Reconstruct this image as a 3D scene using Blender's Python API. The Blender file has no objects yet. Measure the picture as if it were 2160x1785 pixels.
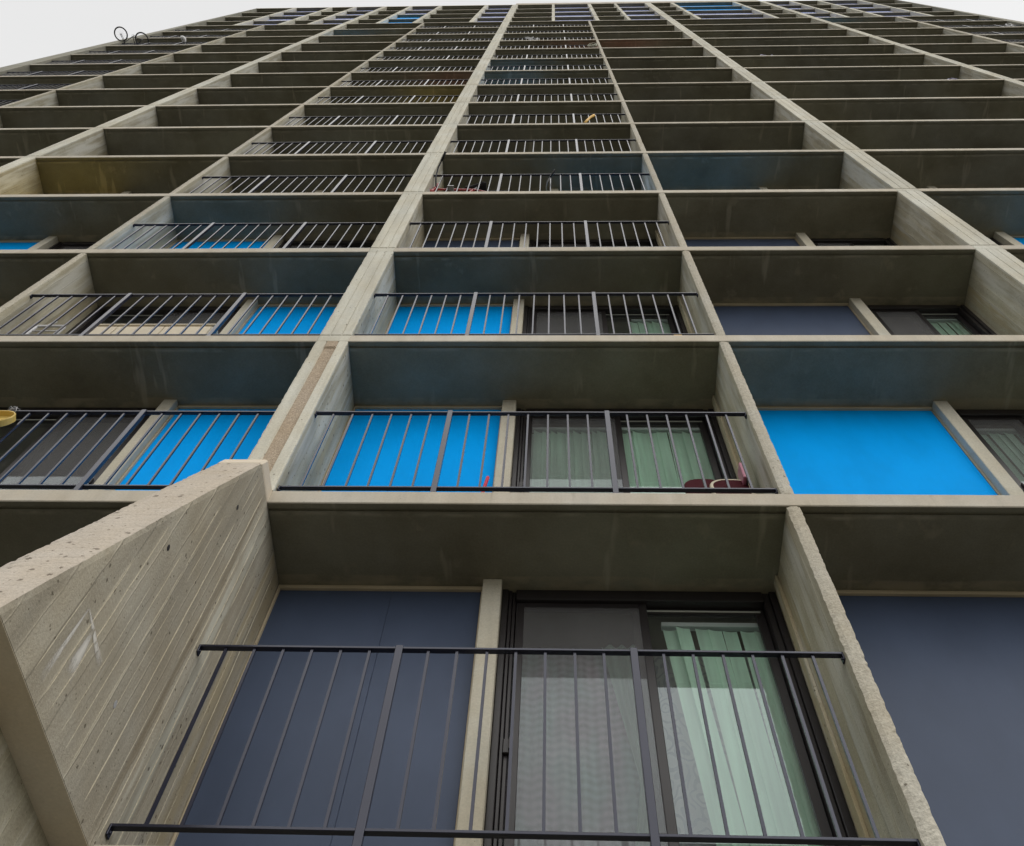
import bpy, math, random
from mathutils import Matrix, Vector, noise
random.seed(7)
scene = bpy.context.scene
col = scene.collection
R = math.radians

# ------------------------------------------------------------------ camera
cam_d = bpy.data.cameras.new('camera'); cam = bpy.data.objects.new('camera', cam_d); col.objects.link(cam)
cam_d.sensor_fit = 'HORIZONTAL'; cam_d.sensor_width = 36.0; cam_d.lens = 36.0 * 2096.75 / 2160.0
cam_d.clip_start = 0.05; cam_d.clip_end = 3000
_p, _y, _r = R(63.77936), R(-5.19422), R(4.82122)
_f = Vector((math.sin(_y)*math.cos(_p), math.cos(_y)*math.cos(_p), math.sin(_p)))
_rt = Vector((math.cos(_y), -math.sin(_y), 0)); _up = _rt.cross(_f)
_r2 = math.cos(_r)*_rt + math.sin(_r)*_up; _u2 = -math.sin(_r)*_rt + math.cos(_r)*_up
_m = Matrix((( _r2.x, _u2.x, -_f.x, 1.7469), (_r2.y, _u2.y, -_f.y, -3.1025), (_r2.z, _u2.z, -_f.z, 1.6), (0, 0, 0, 1)))
cam.matrix_world = _m
scene.camera = cam

# ------------------------------------------------------------------ sky, sun, exposure
SUN_EL, SUN_AZ = 44.0, 38.0          # the bright part of the overcast: in front of the facade, a little to the right
w = bpy.data.worlds.new('World'); scene.world = w; w.use_nodes = True
nt = w.node_tree; nt.nodes.clear()
out = nt.nodes.new('ShaderNodeOutputWorld'); bg = nt.nodes.new('ShaderNodeBackground')
sky = nt.nodes.new('ShaderNodeTexSky'); sky.sky_type = 'NISHITA'; sky.sun_disc = False
sky.sun_elevation = R(SUN_EL); sky.sun_rotation = R(180 - SUN_AZ); sky.dust_density = 6.0; sky.air_density = 1.0
hs = nt.nodes.new('ShaderNodeHueSaturation'); hs.inputs['Saturation'].default_value = 0.06
mx = nt.nodes.new('ShaderNodeMix'); mx.data_type = 'RGBA'; mx.inputs['Factor'].default_value = 0.86
tcw = nt.nodes.new('ShaderNodeTexCoord'); nzw = nt.nodes.new('ShaderNodeTexNoise')
nzw.inputs['Scale'].default_value = 1.3; nzw.inputs['Detail'].default_value = 5
rpw = nt.nodes.new('ShaderNodeMapRange'); rpw.inputs['From Min'].default_value = .3; rpw.inputs['From Max'].default_value = .7
rpw.inputs['To Min'].default_value = 6.7; rpw.inputs['To Max'].default_value = 7.6
cmb = nt.nodes.new('ShaderNodeCombineColor')
nt.links.new(tcw.outputs['Generated'], nzw.inputs['Vector']); nt.links.new(nzw.outputs['Fac'], rpw.inputs['Value'])
for k in ('Red', 'Green', 'Blue'): nt.links.new(rpw.outputs['Result'], cmb.inputs[k])
nt.links.new(sky.outputs['Color'], hs.inputs['Color']); nt.links.new(hs.outputs['Color'], mx.inputs['A'])
nt.links.new(cmb.outputs['Color'], mx.inputs['B']); nt.links.new(mx.outputs['Result'], bg.inputs['Color'])
bg.inputs['Strength'].default_value = 0.1; nt.links.new(bg.outputs['Background'], out.inputs['Surface'])
sun_d = bpy.data.lights.new('sun', 'SUN'); sun = bpy.data.objects.new('sun', sun_d); col.objects.link(sun)
sun_d.energy = 1.5; sun_d.angle = R(115); sun_d.color = (1.0, 0.965, 0.90)
_sd = Vector((math.sin(R(SUN_AZ))*math.cos(R(SUN_EL)), -math.cos(R(SUN_AZ))*math.cos(R(SUN_EL)), math.sin(R(SUN_EL))))
sun.rotation_euler = _sd.to_track_quat('Z', 'Y').to_euler(); sun.location = (20, -30, 60)
scene.view_settings.view_transform = 'Standard'; scene.view_settings.look = 'None'
scene.view_settings.exposure = 0.35; scene.view_settings.gamma = 1.0; scene.view_settings.use_curve_mapping = False
scene.render.engine = 'CYCLES'
scene.cycles.use_adaptive_sampling = True; scene.cycles.adaptive_threshold = 0.02; scene.cycles.use_denoising = True
scene.cycles.max_bounces = 6; scene.cycles.diffuse_bounces = 3; scene.cycles.glossy_bounces = 2; scene.cycles.transmission_bounces = 2; scene.cycles.transparent_max_bounces = 8

# ------------------------------------------------------------------ node helper and materials
class NT:
    def __init__(s, name):
        s.m = bpy.data.materials.new(name); s.m.use_nodes = True
        s.t = s.m.node_tree; s.t.nodes.clear()
        s.o = s.t.nodes.new('ShaderNodeOutputMaterial')
    def n(s, typ, ins=None, **kw):
        nd = s.t.nodes.new(typ)
        for k, v in kw.items(): setattr(nd, k, v)
        for k, v in (ins or {}).items():
            sk = nd.inputs[k]
            if isinstance(v, bpy.types.NodeSocket): s.t.links.new(v, sk)
            else: sk.default_value = v
        return nd
    def math(s, op, a, b=0.0, c=0.0):
        return s.n('ShaderNodeMath', {0: a, 1: b, 2: c}, operation=op).outputs[0]
    def mrange(s, v, a, b, c, d):
        return s.n('ShaderNodeMapRange', {'Value': v, 'From Min': a, 'From Max': b, 'To Min': c, 'To Max': d}).outputs['Result']
    def scalevec(s, v, sc):
        return s.n('ShaderNodeVectorMath', {0: v, 1: sc}, operation='MULTIPLY').outputs[0]
    def noise(s, v, scale, detail=4.0, rough=.55):
        return s.n('ShaderNodeTexNoise', {'Vector': v, 'Scale': scale, 'Detail': detail, 'Roughness': rough}).outputs['Fac']
    def mulcol(s, c, f):                      # colour times a float
        return s.n('ShaderNodeVectorMath', {0: c, 1: f}, operation='MULTIPLY').outputs[0] if False else \
            s.n('ShaderNodeVectorMath', {0: c, 'Scale': f}, operation='SCALE').outputs[0]
    def mix(s, f, a, b):
        nd = s.n('ShaderNodeMix', data_type='RGBA')
        for k, v in (('Factor', f), ('A', a), ('B', b)):
            if isinstance(v, bpy.types.NodeSocket): s.t.links.new(v, nd.inputs[k] if k == 'Factor' else [i for i in nd.inputs if i.name == k and i.type == 'RGBA'][0])
            elif k == 'Factor': nd.inputs[0].default_value = v
            else: [i for i in nd.inputs if i.name == k and i.type == 'RGBA'][0].default_value = v
        return [o for o in nd.outputs if o.type == 'RGBA'][0]
    def done(s, sh):
        s.t.links.new(sh, s.o.inputs['Surface']); return s.m
    def rgb(s, c):
        nd = s.n('ShaderNodeRGB'); nd.outputs[0].default_value = (*c, 1); return nd.outputs[0]

def concrete(name, base, mottle=.22, streak=.16, grain=.18, pits=0.0, board=None, bump=.0, rough=.88, stain=None, pit_scale=22.0, speck=0.0, pin=0.0, bands=(), pour=.07, stain2=None):
    base = (base[0]*.99, base[1], base[2]*.98)
    g = NT(name); pos = g.n('ShaderNodeNewGeometry').outputs['Position']
    big = g.noise(pos, 1.3, 5, .65)
    f = g.mrange(big, .3, .7, 1 - mottle, 1 + mottle)
    f = g.math('MULTIPLY', f, g.mrange(g.n('ShaderNodeObjectInfo').outputs['Random'], 0, 1, 1 - pour, 1 + pour))   # each pour came out a little different
    if streak:
        st = g.noise(g.scalevec(pos, (8, 8, .6)), 1.0, 3, .6)
        f = g.math('MULTIPLY', f, g.mrange(st, .3, .7, 1 - streak, 1 + streak))
    gr = g.noise(pos, 75, 2, .7)
    f = g.math('MULTIPLY', f, g.mrange(gr, .25, .75, 1 - grain, 1 + grain))
    h = gr
    if board:
        sep = g.n('ShaderNodeSeparateXYZ', {0: pos})
        t = g.math('ADD', g.math('DIVIDE', sep.outputs[board[0]], board[1]), g.math('MULTIPLY', big, .5))
        fl = g.math('FLOOR', t)
        wn = g.n('ShaderNodeTexWhiteNoise', {'W': fl}, noise_dimensions='1D').outputs['Value']
        f = g.math('MULTIPLY', f, g.mrange(wn, 0, 1, .86, 1.12))
        fr = g.math('FRACT', t)
        edge = g.math('MINIMUM', fr, g.math('SUBTRACT', 1.0, fr))
        lw = g.mrange(edge, .0, .055, 1, 0); gate = g.mrange(st, .42, .56, 0, 1)
        ln = g.math('MULTIPLY', lw, gate)
        dk = g.math('MULTIPLY', g.math('MULTIPLY', lw, g.math('SUBTRACT', 1.0, gate)), g.mrange(wn, .3, .6, 0, 1))
        f = g.math('MULTIPLY', f, g.math('MULTIPLY_ADD', ln, .25, 1.0))
        f = g.math('MULTIPLY', f, g.math('MULTIPLY_ADD', dk, -.42, 1.0))
        h = g.math('MULTIPLY_ADD', ln, 1.5, h)
    # slow drift between a warmer and a greyer tone
    hue = g.math('MULTIPLY', g.mrange(big, .38, .62, 0, 1), .6)
    colr = g.mulcol(g.mix(hue, (*base, 1), (base[0]*.91, base[1]*.985, base[2]*1.12, 1)), f)
    for y0, y1, tint, amt in bands:           # stains that run behind the slab edge; yellow bounce painted deep on wall sides
        sp = g.n('ShaderNodeSeparateXYZ', {0: pos})
        yy = g.math('ADD', sp.outputs[1], g.math('MULTIPLY', g.math('SUBTRACT', big, .5), .05))
        bm = g.math('MULTIPLY', g.mrange(yy, y0, y0+.012, 0, 1), g.mrange(yy, y1-.02, y1, 1, 0))
        bm = g.math('MULTIPLY', bm, g.mrange(g.noise(g.scalevec(pos, (5, 9, 1)), 1, 3), .4, .62, .0, amt))
        colr = g.mix(bm, colr, (*tint, 1))
    if stain:
        sm = g.mrange(g.noise(g.scalevec(pos, stain[1]), 1.0, 4, .65), stain[2], stain[2] + .10, 0, stain[3])
        colr = g.mix(sm, colr, (*stain[0], 1))
    if stain2:
        sm = g.mrange(g.noise(g.scalevec(pos, stain2[1]), 1.0, 3, .6), stain2[2], stain2[2] + .07, 0, stain2[3])
        colr = g.mix(sm, colr, (*stain2[0], 1))
    if pits:
        wpos = g.n('ShaderNodeVectorMath', {0: pos, 1: (1.0, 1.0, .75)}, operation='MULTIPLY').outputs[0]
        wv = g.n('ShaderNodeTexVoronoi', {'Vector': wpos, 'Scale': pit_scale, 'Randomness': 1.0})
        rv = g.n('ShaderNodeSeparateColor', {0: wv.outputs['Color']}).outputs[0]
        thr = g.math('MULTIPLY', g.math('POWER', rv, 6.0), .26 * pits)
        thr = g.math('MULTIPLY', thr, g.mrange(gr, .3, .7, .35, 1.35))
        pm = g.mrange(g.math('SUBTRACT', thr, wv.outputs['Distance']), 0.0, .02, 0, 1)
        colr = g.mix(g.math('MULTIPLY', pm, .75), colr, (base[0]*.2, base[1]*.18, base[2]*.16, 1))
        h = g.math('SUBTRACT', h, g.math('MULTIPLY', pm, 2.5))
        if pin:
            pv = g.n('ShaderNodeTexVoronoi', {'Vector': wpos, 'Scale': 58.0})
            pr_ = g.n('ShaderNodeSeparateColor', {0: pv.outputs['Color']}).outputs[1]
            pp = g.mrange(g.math('SUBTRACT', g.math('MULTIPLY', g.math('POWER', pr_, 4.0), .30), pv.outputs['Distance']), 0, .04, 0, pin)
            colr = g.mix(g.math('MULTIPLY', pp, g.mrange(big, .42, .55, .25, 1)), colr, (base[0]*.3, base[1]*.28, base[2]*.25, 1))
    if speck:
        sv = g.n('ShaderNodeTexVoronoi', {'Vector': pos, 'Scale': 130.0})
        sc_ = g.n('ShaderNodeSeparateColor', {0: sv.outputs['Color']}).outputs[1]
        colr = g.mulcol(colr, g.mrange(sc_, 0, 1, 1 - speck, 1 + speck)); h = g.math('MULTIPLY_ADD', sc_, 1.0, h)
    b = g.n('ShaderNodeBsdfPrincipled', {'Base Color': colr, 'Roughness': rough})
    b.inputs['Specular IOR Level'].default_value = .25
    if bump:
        bp = g.n('ShaderNodeBump', {'Height': h, 'Strength': bump, 'Distance': .006}); g.t.links.new(bp.outputs[0], b.inputs['Normal'])
    return g.done(b.outputs[0])

def paint(name, base, rough=.4, mottle=.06, spec=.5, dirt=.0, coat=0.0, bump=0.0, tint=None):
    g = NT(name); pos = g.n('ShaderNodeNewGeometry').outputs['Position']
    f = g.mrange(g.noise(g.scalevec(pos, (3, 3, 1.4)), 1, 4, .6), .3, .7, 1 - mottle, 1 + mottle)
    c = g.mulcol(g.rgb(base), f)
    if dirt:
        dm = g.mrange(g.noise(pos, 26, 4, .7), .64, .74, 0, dirt)
        c = g.mix(dm, c, (.22, .21, .19, 1))
    b = g.n('ShaderNodeBsdfPrincipled', {'Base Color': c, 'Roughness': rough, 'Specular IOR Level': spec})
    if tint: b.inputs['Specular Tint'].default_value = (*tint, 1)
    if coat: b.inputs['Coat Weight'].default_value = coat; b.inputs['Coat Roughness'].default_value = .15
    return g.done(b.outputs[0])

def glass(name, tint=(.86, .95, .90), gain=1.0):
    g = NT(name); pos = g.n('ShaderNodeNewGeometry').outputs['Position']
    bp = g.n('ShaderNodeBump', {'Height': g.noise(pos, 2.5, 2), 'Strength': .02, 'Distance': .02})
    fr = g.n('ShaderNodeFresnel', {'IOR': 1.55, 'Normal': bp.outputs[0]}).outputs[0]
    fr = g.math('MINIMUM', g.math('MULTIPLY', fr, gain), 1.0)
    tr = g.n('ShaderNodeBsdfTransparent', {'Color': (*tint, 1)}).outputs[0]
    gl = g.n('ShaderNodeBsdfGlossy', {'Color': (.86, .96, 1, 1), 'Roughness': .015, 'Normal': bp.outputs[0]}).outputs[0]
    dust = g.n('ShaderNodeBsdfDiffuse', {'Color': (.62, .63, .58, 1)}).outputs[0]
    df = g.mrange(g.noise(g.scalevec(pos, (5, 5, 1.5)), 1, 4, .65), .3, .7, .03, .09)
    tr = g.n('ShaderNodeMixShader', {0: df, 1: tr, 2: dust}).outputs[0]
    return g.done(g.n('ShaderNodeMixShader', {0: fr, 1: tr, 2: gl}).outputs[0])

def screen_mesh(name):
    g = NT(name); pos = g.n('ShaderNodeNewGeometry').outputs['Position']
    d = g.n('ShaderNodeBsdfDiffuse', {'Color': (.24, .235, .245, 1)}).outputs[0]
    tr = g.n('ShaderNodeBsdfTransparent', {'Color': (1, 1, 1, 1)}).outputs[0]
    f = g.mrange(g.noise(g.scalevec(pos, (3, 3, 1)), 1, 1), .3, .7, .26, .36)
    return g.done(g.n('ShaderNodeMixShader', {0: f, 1: tr, 2: d}).outputs[0])

def cloth(name, base, pattern=None, trans=.35, rough=.9):
    g = NT(name); pos = g.n('ShaderNodeNewGeometry').outputs['Position']
    f = g.mrange(g.noise(g.scalevec(pos, (16, 16, .8)), 1, 4), .3, .7, .86, 1.12)
    c = g.mulcol(g.rgb(base), f)
    if pattern:
        wp = g.n('ShaderNodeVectorMath', {0: pos, 1: g.n('ShaderNodeVectorMath', {0: g.n('ShaderNodeTexNoise', {'Vector': pos, 'Scale': 5.0}).outputs['Color'], 'Scale': .12}, operation='SCALE').outputs[0]}, operation='ADD').outputs[0]
        vo = g.n('ShaderNodeTexVoronoi', {'Vector': g.scalevec(wp, (9, 1, 6)), 'Scale': 1.0}).outputs['Distance']
        rings = g.math('FRACT', g.math('MULTIPLY', vo, 4.0))
        msk = g.mrange(g.math('ABSOLUTE', g.math('SUBTRACT', rings, .5)), .30, .36, 0, 1)
        c = g.mix(g.math('MULTIPLY', msk, .75), c, (*pattern, 1))
    df = g.n('ShaderNodeBsdfDiffuse', {'Color': c, 'Roughness': rough}).outputs[0]
    tl = g.n('ShaderNodeBsdfTranslucent', {'Color': c}).outputs[0]
    return g.done(g.n('ShaderNodeMixShader', {0: trans, 1: df, 2: tl}).outputs[0])

def chalk(name):
    g = NT(name); pos = g.n('ShaderNodeNewGeometry').outputs['Position']
    d = g.n('ShaderNodeBsdfDiffuse', {'Color': (.68, .66, .62, 1)}).outputs[0]
    tr = g.n('ShaderNodeBsdfTransparent').outputs[0]
    uv = g.n('ShaderNodeVertexColor', layer_name='fade').outputs['Color']
    f = g.math('MULTIPLY', g.mrange(g.noise(g.scalevec(pos, (30, 30, 9)), 1, 4, .7), .28, .50, 0, 1.0), g.n('ShaderNodeSeparateColor', {0: uv}).outputs[0])
    return g.done(g.n('ShaderNodeMixShader', {0: f, 1: tr, 2: d}).outputs[0])

def plaid(name):
    g = NT(name); pos = g.n('ShaderNodeNewGeometry').outputs['Position']
    sep = g.n('ShaderNodeSeparateXYZ', {0: pos})
    wob = g.math('MULTIPLY', g.noise(pos, 2.0, 2), .05)
    a = g.math('SINE', g.math('MULTIPLY', g.math('ADD', sep.outputs[0], wob), 120))
    b = g.math('SINE', g.math('MULTIPLY', g.math('ADD', sep.outputs[2], wob), 105))
    f = g.mrange(g.math('ADD', a, b), -2, 2, .72, 1.2)
    f = g.math('MULTIPLY', f, g.mrange(g.noise(pos, 3, 4), .3, .7, .75, 1.2))
    hue = g.mrange(g.noise(g.scalevec(pos, (3, 3, 1)), 1.4, 2), .4, .6, 0, 1)
    c = g.mulcol(g.mix(hue, (.46, .38, .45, 1), (.34, .44, .44, 1)), f)
    df = g.n('ShaderNodeBsdfDiffuse', {'Color': c}).outputs[0]
    return g.done(df)

M = {}
CB = (.375, .338, .270)
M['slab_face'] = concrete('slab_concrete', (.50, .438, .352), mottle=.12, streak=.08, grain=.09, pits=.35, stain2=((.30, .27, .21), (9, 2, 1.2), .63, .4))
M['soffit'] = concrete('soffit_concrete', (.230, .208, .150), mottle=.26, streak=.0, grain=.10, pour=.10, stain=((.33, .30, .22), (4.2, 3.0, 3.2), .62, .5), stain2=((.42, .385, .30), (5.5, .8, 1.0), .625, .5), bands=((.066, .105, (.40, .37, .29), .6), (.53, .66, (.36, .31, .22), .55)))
M['column'] = concrete('column_concrete', (.53, .492, .405), mottle=.12, streak=.14, grain=.12, pits=.9, bump=.3, pin=.5)
M['board'] = concrete('board_marked_concrete', (.415, .370, .275), mottle=.18, streak=.20, grain=.14, pits=1.1, board=(1, .105), bump=.45, stain=((.53, .515, .46), (8, 8, .6), .58, .65), stain2=((.24, .19, .12), (10, 10, 1.0), .66, .45), pin=.75, bands=((.05, .30, (.60, .59, .53), .7), (.40, .64, (.42, .345, .205), .7)))  # the deep yellow band paints bounced light onto the recess sides
M['board_fin'] = concrete('board_marked_buttress_concrete', (.385, .338, .262), mottle=.16, streak=.18, grain=.14, pits=.8, board=(1, .125), bump=.5, stain=((.52, .50, .45), (6, 6, .6), .62, .45), pin=.9, bands=((-.075, -.01, (.20, .165, .11), .75), (.03, .19, (.56, .55, .47), .8), (.36, .60, (.40, .33, .20), .6)))  # last band: yellowish bounced light painted in towards the back
M['board_x'] = concrete('board_marked_front_concrete', (.36, .33, .27), mottle=.16, streak=.2, grain=.12)
M['end_wall'] = concrete('dark_end_wall_concrete', (.27, .25, .20), mottle=.2, streak=.2, grain=.12, pits=.6)  # darker base tone than the other walls
M['rough'] = concrete('rough_aggregate_concrete', (.45, .402, .322), mottle=.12, streak=.04, grain=.18, pits=.9, bump=.6, speck=.10)
M['tan'] = concrete('tan_aggregate_concrete', (.41, .32, .232), mottle=.10, streak=.04, grain=.22, bump=.8, speck=.2)
M['buttress_front'] = concrete('pitted_buttress_concrete', (.47, .40, .325), mottle=.12, streak=.05, grain=.16, pits=2.0, bump=.5, pit_scale=32, pin=.8)
M['ledge'] = concrete('smooth_ledge_concrete', (.60, .51, .40), mottle=.07, streak=.03, grain=.07)
M['pier'] = concrete('pier_concrete', (.50, .452, .360), mottle=.12, streak=.10, grain=.12, pits=.4)
M['trim'] = paint('beige_trim', (.46, .385, .265), rough=.7, mottle=.12)
M['ridge'] = concrete('ridge_concrete', (.50, .435, .32), mottle=.1, streak=.0, grain=.2)
M['slate'] = paint('slate_blue_panel', (.056, .076, .127), rough=.48, mottle=.09, spec=.22, dirt=.05)
M['slate_sky_sheen'] = paint('slate_panel_painted_sky_sheen', (.28, .34, .64), rough=.45, spec=.4)  # slate panels of the top floors, grazing sky reflection painted into the colour
M['blue'] = paint('bright_blue_panel', (.0, .365, .96), rough=.6, mottle=.07, spec=.03, dirt=.03)
M['yellow'] = paint('yellow_panel', (.80, .58, .02), rough=.45)
M['red'] = paint('red_panel', (.42, .035, .03), rough=.45)
M['metal'] = paint('dark_railing_paint', (.020, .021, .036), rough=.25, mottle=.15, spec=.50, dirt=.05, tint=(.85, .88, 1.0))
M['bronze'] = paint('dark_bronze_frame', (.022, .019, .020), rough=.38, spec=.4, dirt=.04)
M['aluminium'] = paint('pale_track_metal', (.45, .47, .42), rough=.35)
M['glass'] = glass('door_glass', (.93, .985, .95), 1.8)
M['screen'] = screen_mesh('insect_screen')
M['blind'] = cloth('pale_green_blind', (.78, .95, .84), trans=.25)
M['sheer'] = cloth('sheer_green_curtain', (.60, .74, .66), trans=.3)
M['damask'] = cloth('damask_curtain', (.52, .50, .54), pattern=(.33, .32, .40), trans=.2)
M['plaid'] = plaid('woven_curtain')
M['chalk'] = chalk('white_scrape')
M['room'] = paint('room_wall_paint', (.55, .52, .46), rough=.9)
M['ground'] = concrete('ground_paving', (.115, .108, .090), mottle=.3, streak=.1)
M['maroon'] = paint('maroon_vinyl', (.065, .012, .017), rough=.6, spec=.03)
M['cream'] = paint('cream_paint', (.62, .55, .40), rough=.4)
M['pink'] = paint('pink_plastic', (.50, .17, .25), rough=.4)
M['white'] = paint('white_plastic', (.72, .72, .74), rough=.4)
M['yellow_plastic'] = paint('yellow_plastic', (.66, .47, .12), rough=.4)
M['orange'] = paint('amber_plastic', (.72, .40, .03), rough=.4)
M['red_paint'] = paint('red_bicycle_paint', (.45, .03, .03), rough=.3, coat=.5)
M['lime'] = paint('lime_bicycle_paint', (.45, .48, .06), rough=.3, coat=.5)
M['black'] = paint('black_rubber', (.018, .018, .020), rough=.6)
M['steel'] = paint('bicycle_steel', (.35, .35, .36), rough=.3)
M['lilac'] = paint('lilac_fabric', (.30, .29, .40), rough=.8)
M['leaf'] = paint('dry_stems', (.42, .44, .36), rough=.8)
M['redplastic'] = paint('red_plastic', (.60, .03, .06), rough=.4)
M['cardboard'] = paint('cream_board', (.66, .58, .44), rough=.7)

# ------------------------------------------------------------------ mesh helper
class MB:
    def __init__(s): s.v = []; s.f = []; s.mi = []; s.cur = 0; s.smooth = []
        
    def quad(s, a, b, c, d): 
        n = len(s.v); s.v += [a, b, c, d]; s.face((n, n+1, n+2, n+3))
    def face(s, f, sm=False): s.f.append(tuple(f)); s.mi.append(s.cur); s.smooth.append(sm)
    def box(s, x0, x1, y0, y1, z0, z1, bev=0.0):
        if bev <= 0:
            n = len(s.v)
            s.v += [(x0,y0,z0),(x1,y0,z0),(x1,y1,z0),(x0,y1,z0),(x0,y0,z1),(x1,y0,z1),(x1,y1,z1),(x0,y1,z1)]
            for f in ((0,3,2,1),(4,5,6,7),(0,1,5,4),(1,2,6,5),(2,3,7,6),(3,0,4,7)): s.face([n+i for i in f])
        else:                                  # chamfered box
            b = min(bev, (x1-x0)*.45, (y1-y0)*.45, (z1-z0)*.45); n = len(s.v); ids = {}
            for ix, X in enumerate((x0, x1)):
                for iy, Y in enumerate((y0, y1)):
                    for iz, Zz in enumerate((z0, z1)):
                        sx, sy, sz = (1, -1)[ix], (1, -1)[iy], (1, -1)[iz]
                        for a in range(3):
                            p = [X + sx*b, Y + sy*b, Zz + sz*b]; p[a] = (X, Y, Zz)[a]
                            ids[(ix, iy, iz, a)] = len(s.v); s.v.append(tuple(p))
            def F(keys):
                idx = [ids[k] for k in keys]
                P = [Vector(s.v[i]) for i in idx]; c = sum(P, Vector())/len(P)
                nn = (P[1]-P[0]).cross(P[2]-P[1]); ctr = Vector(((x0+x1)/2, (y0+y1)/2, (z0+z1)/2))
                if nn.dot(c-ctr) < 0: idx.reverse()
                s.face(idx)
            for k in (0, 1):
                F([(k,0,0,0),(k,1,0,0),(k,1,1,0),(k,0,1,0)]); F([(0,k,0,1),(1,k,0,1),(1,k,1,1),(0,k,1,1)]); F([(0,0,k,2),(1,0,k,2),(1,1,k,2),(0,1,k,2)])
                for j in (0, 1):
                    F([(k,j,0,0),(k,j,1,0),(k,j,1,1),(k,j,0,1)]); F([(k,0,j,0),(k,1,j,0),(k,1,j,2),(k,0,j,2)]); F([(0,k,j,1),(1,k,j,1),(1,k,j,2),(0,k,j,2)])
                    for l in (0, 1): F([(k,j,l,0),(k,j,l,1),(k,j,l,2)])
    def prism_x(s, prof, x0, x1, mats=None):   # closed (y,z) profile extruded along x
        n = len(s.v); k = len(prof)
        s.v += [(x0, y, z) for y, z in prof] + [(x1, y, z) for y, z in prof]
        for i in range(k):
            j = (i+1) % k
            if mats: s.cur = mats[i]
            s.face((n+i, n+j, n+k+j, n+k+i))
        if mats: s.cur = 0
        s.face([n+i for i in range(k)][::-1]); s.face([n+k+i for i in range(k)])
    def rings(s, rings, mats=None, caps=True):  # list of equal-length vertex rings, joined
        n = len(s.v); k = len(rings[0])
        for r in rings: s.v += r
        for a in range(len(rings)-1):
            for i in range(k):
                j = (i+1) % k
                if mats: s.cur = mats[i]
                s.face((n+a*k+i, n+a*k+j, n+(a+1)*k+j, n+(a+1)*k+i))
        s.cur = 0
        if caps: s.face([n+i for i in range(k)][::-1]); s.face([n+(len(rings)-1)*k+i for i in range(k)])
    def tube(s, pts, r, seg=8, closed=False):
        P = [Vector(p) for p in pts]; N = len(P); n = len(s.v); prev = None
        rr = r if isinstance(r, (list, tuple)) else [r]*N
        for i, p in enumerate(P):
            if closed: t = (P[(i+1) % N]-P[i-1])
            else: t = P[min(i+1, N-1)]-P[max(i-1, 0)]
            t.normalize()
            if prev is None: prev = Vector((0, 0, 1)) if abs(t.z) < .9 else Vector((1, 0, 0))
            u = (prev - t*prev.dot(t)).normalized(); v = t.cross(u); prev = u
            for a in range(seg):
                an = 2*math.pi*a/seg; q = p + (u*math.cos(an)+v*math.sin(an))*rr[i]; s.v.append(tuple(q))
        for i in range(N if closed else N-1):
            i2 = (i+1) % N
            for a in range(seg):
                b = (a+1) % seg
                s.face((n+i*seg+a, n+i*seg+b, n+i2*seg+b, n+i2*seg+a), True)
        if not closed:
            s.face([n+a for a in range(seg)][::-1]); s.face([n+(N-1)*seg+a for a in range(seg)])
    def mesh(s, name, mats):
        me = bpy.data.meshes.new(name); me.from_pydata(s.v, [], s.f); 
        for m in (mats if isinstance(mats, (list, tuple)) else [mats]): me.materials.append(M[m])
        me.polygons.foreach_set('material_index', s.mi); me.polygons.foreach_set('use_smooth', s.smooth)
        me.update(); return me
    def build(s, name, mats, parent=None, loc=None):
        return put(name, s.mesh(name, mats), parent, loc)
def put(name, me, parent=None, loc=None, scale=None, rot=None):
    o = bpy.data.objects.new(name, me); col.objects.link(o)
    if loc is not None: o.location = loc
    if scale is not None: o.scale = scale
    if rot is not None: o.rotation_euler = rot
    if parent is not None: o.parent = parent
    return o
def empty(name, loc=(0, 0, 0), parent=None, rot=None, scale=None):
    return put(name, None, parent, loc, scale, rot)
def tag(o, label=None, cat=None, group=None, kind=None):
    if label: o['label'] = label
    if cat: o['category'] = cat
    if group: o['group'] = group
    if kind: o['kind'] = kind
    return o
def jit(x, y, z, s=23.0):
    return noise.noise(Vector((x*s, y*s, z*s)))

# ------------------------------------------------------------------ the building's grid (metres; facade front in the plane y = 0)
H, Z0, TH, D, BACK = 2.7, 6.81, 0.14, 0.63, 3.2
zu = lambda k: Z0 + H*(k-1)            # underside of slab k
zt = lambda k: zu(k) + TH              # its top: floor of row k
E_, A_, C_, F_ = (-6.83, -6.60), (-0.278, 0.0), (6.30, 6.60), (12.00, 12.24)
H_, D_, B_, G_ = (-10.06, -9.97), (-3.53, -3.443), (3.159, 3.243), (15.308, 15.50)
XL, XR = -13.209, 18.562
NROW, NTOP = 15, 19                    # rows 0..14 have balconies, rows 15..18 the shallow top floors

gm = MB(); gm.quad((-900, -900, 0), (900, -900, 0), (900, 900, 0), (-900, 900, 0))
tag(gm.build('ground', 'ground'), kind='structure')

tower = empty('apartment_tower')
tag(tower, 'tall concrete apartment tower with gridded balconies seen steeply from below', 'building')

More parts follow.
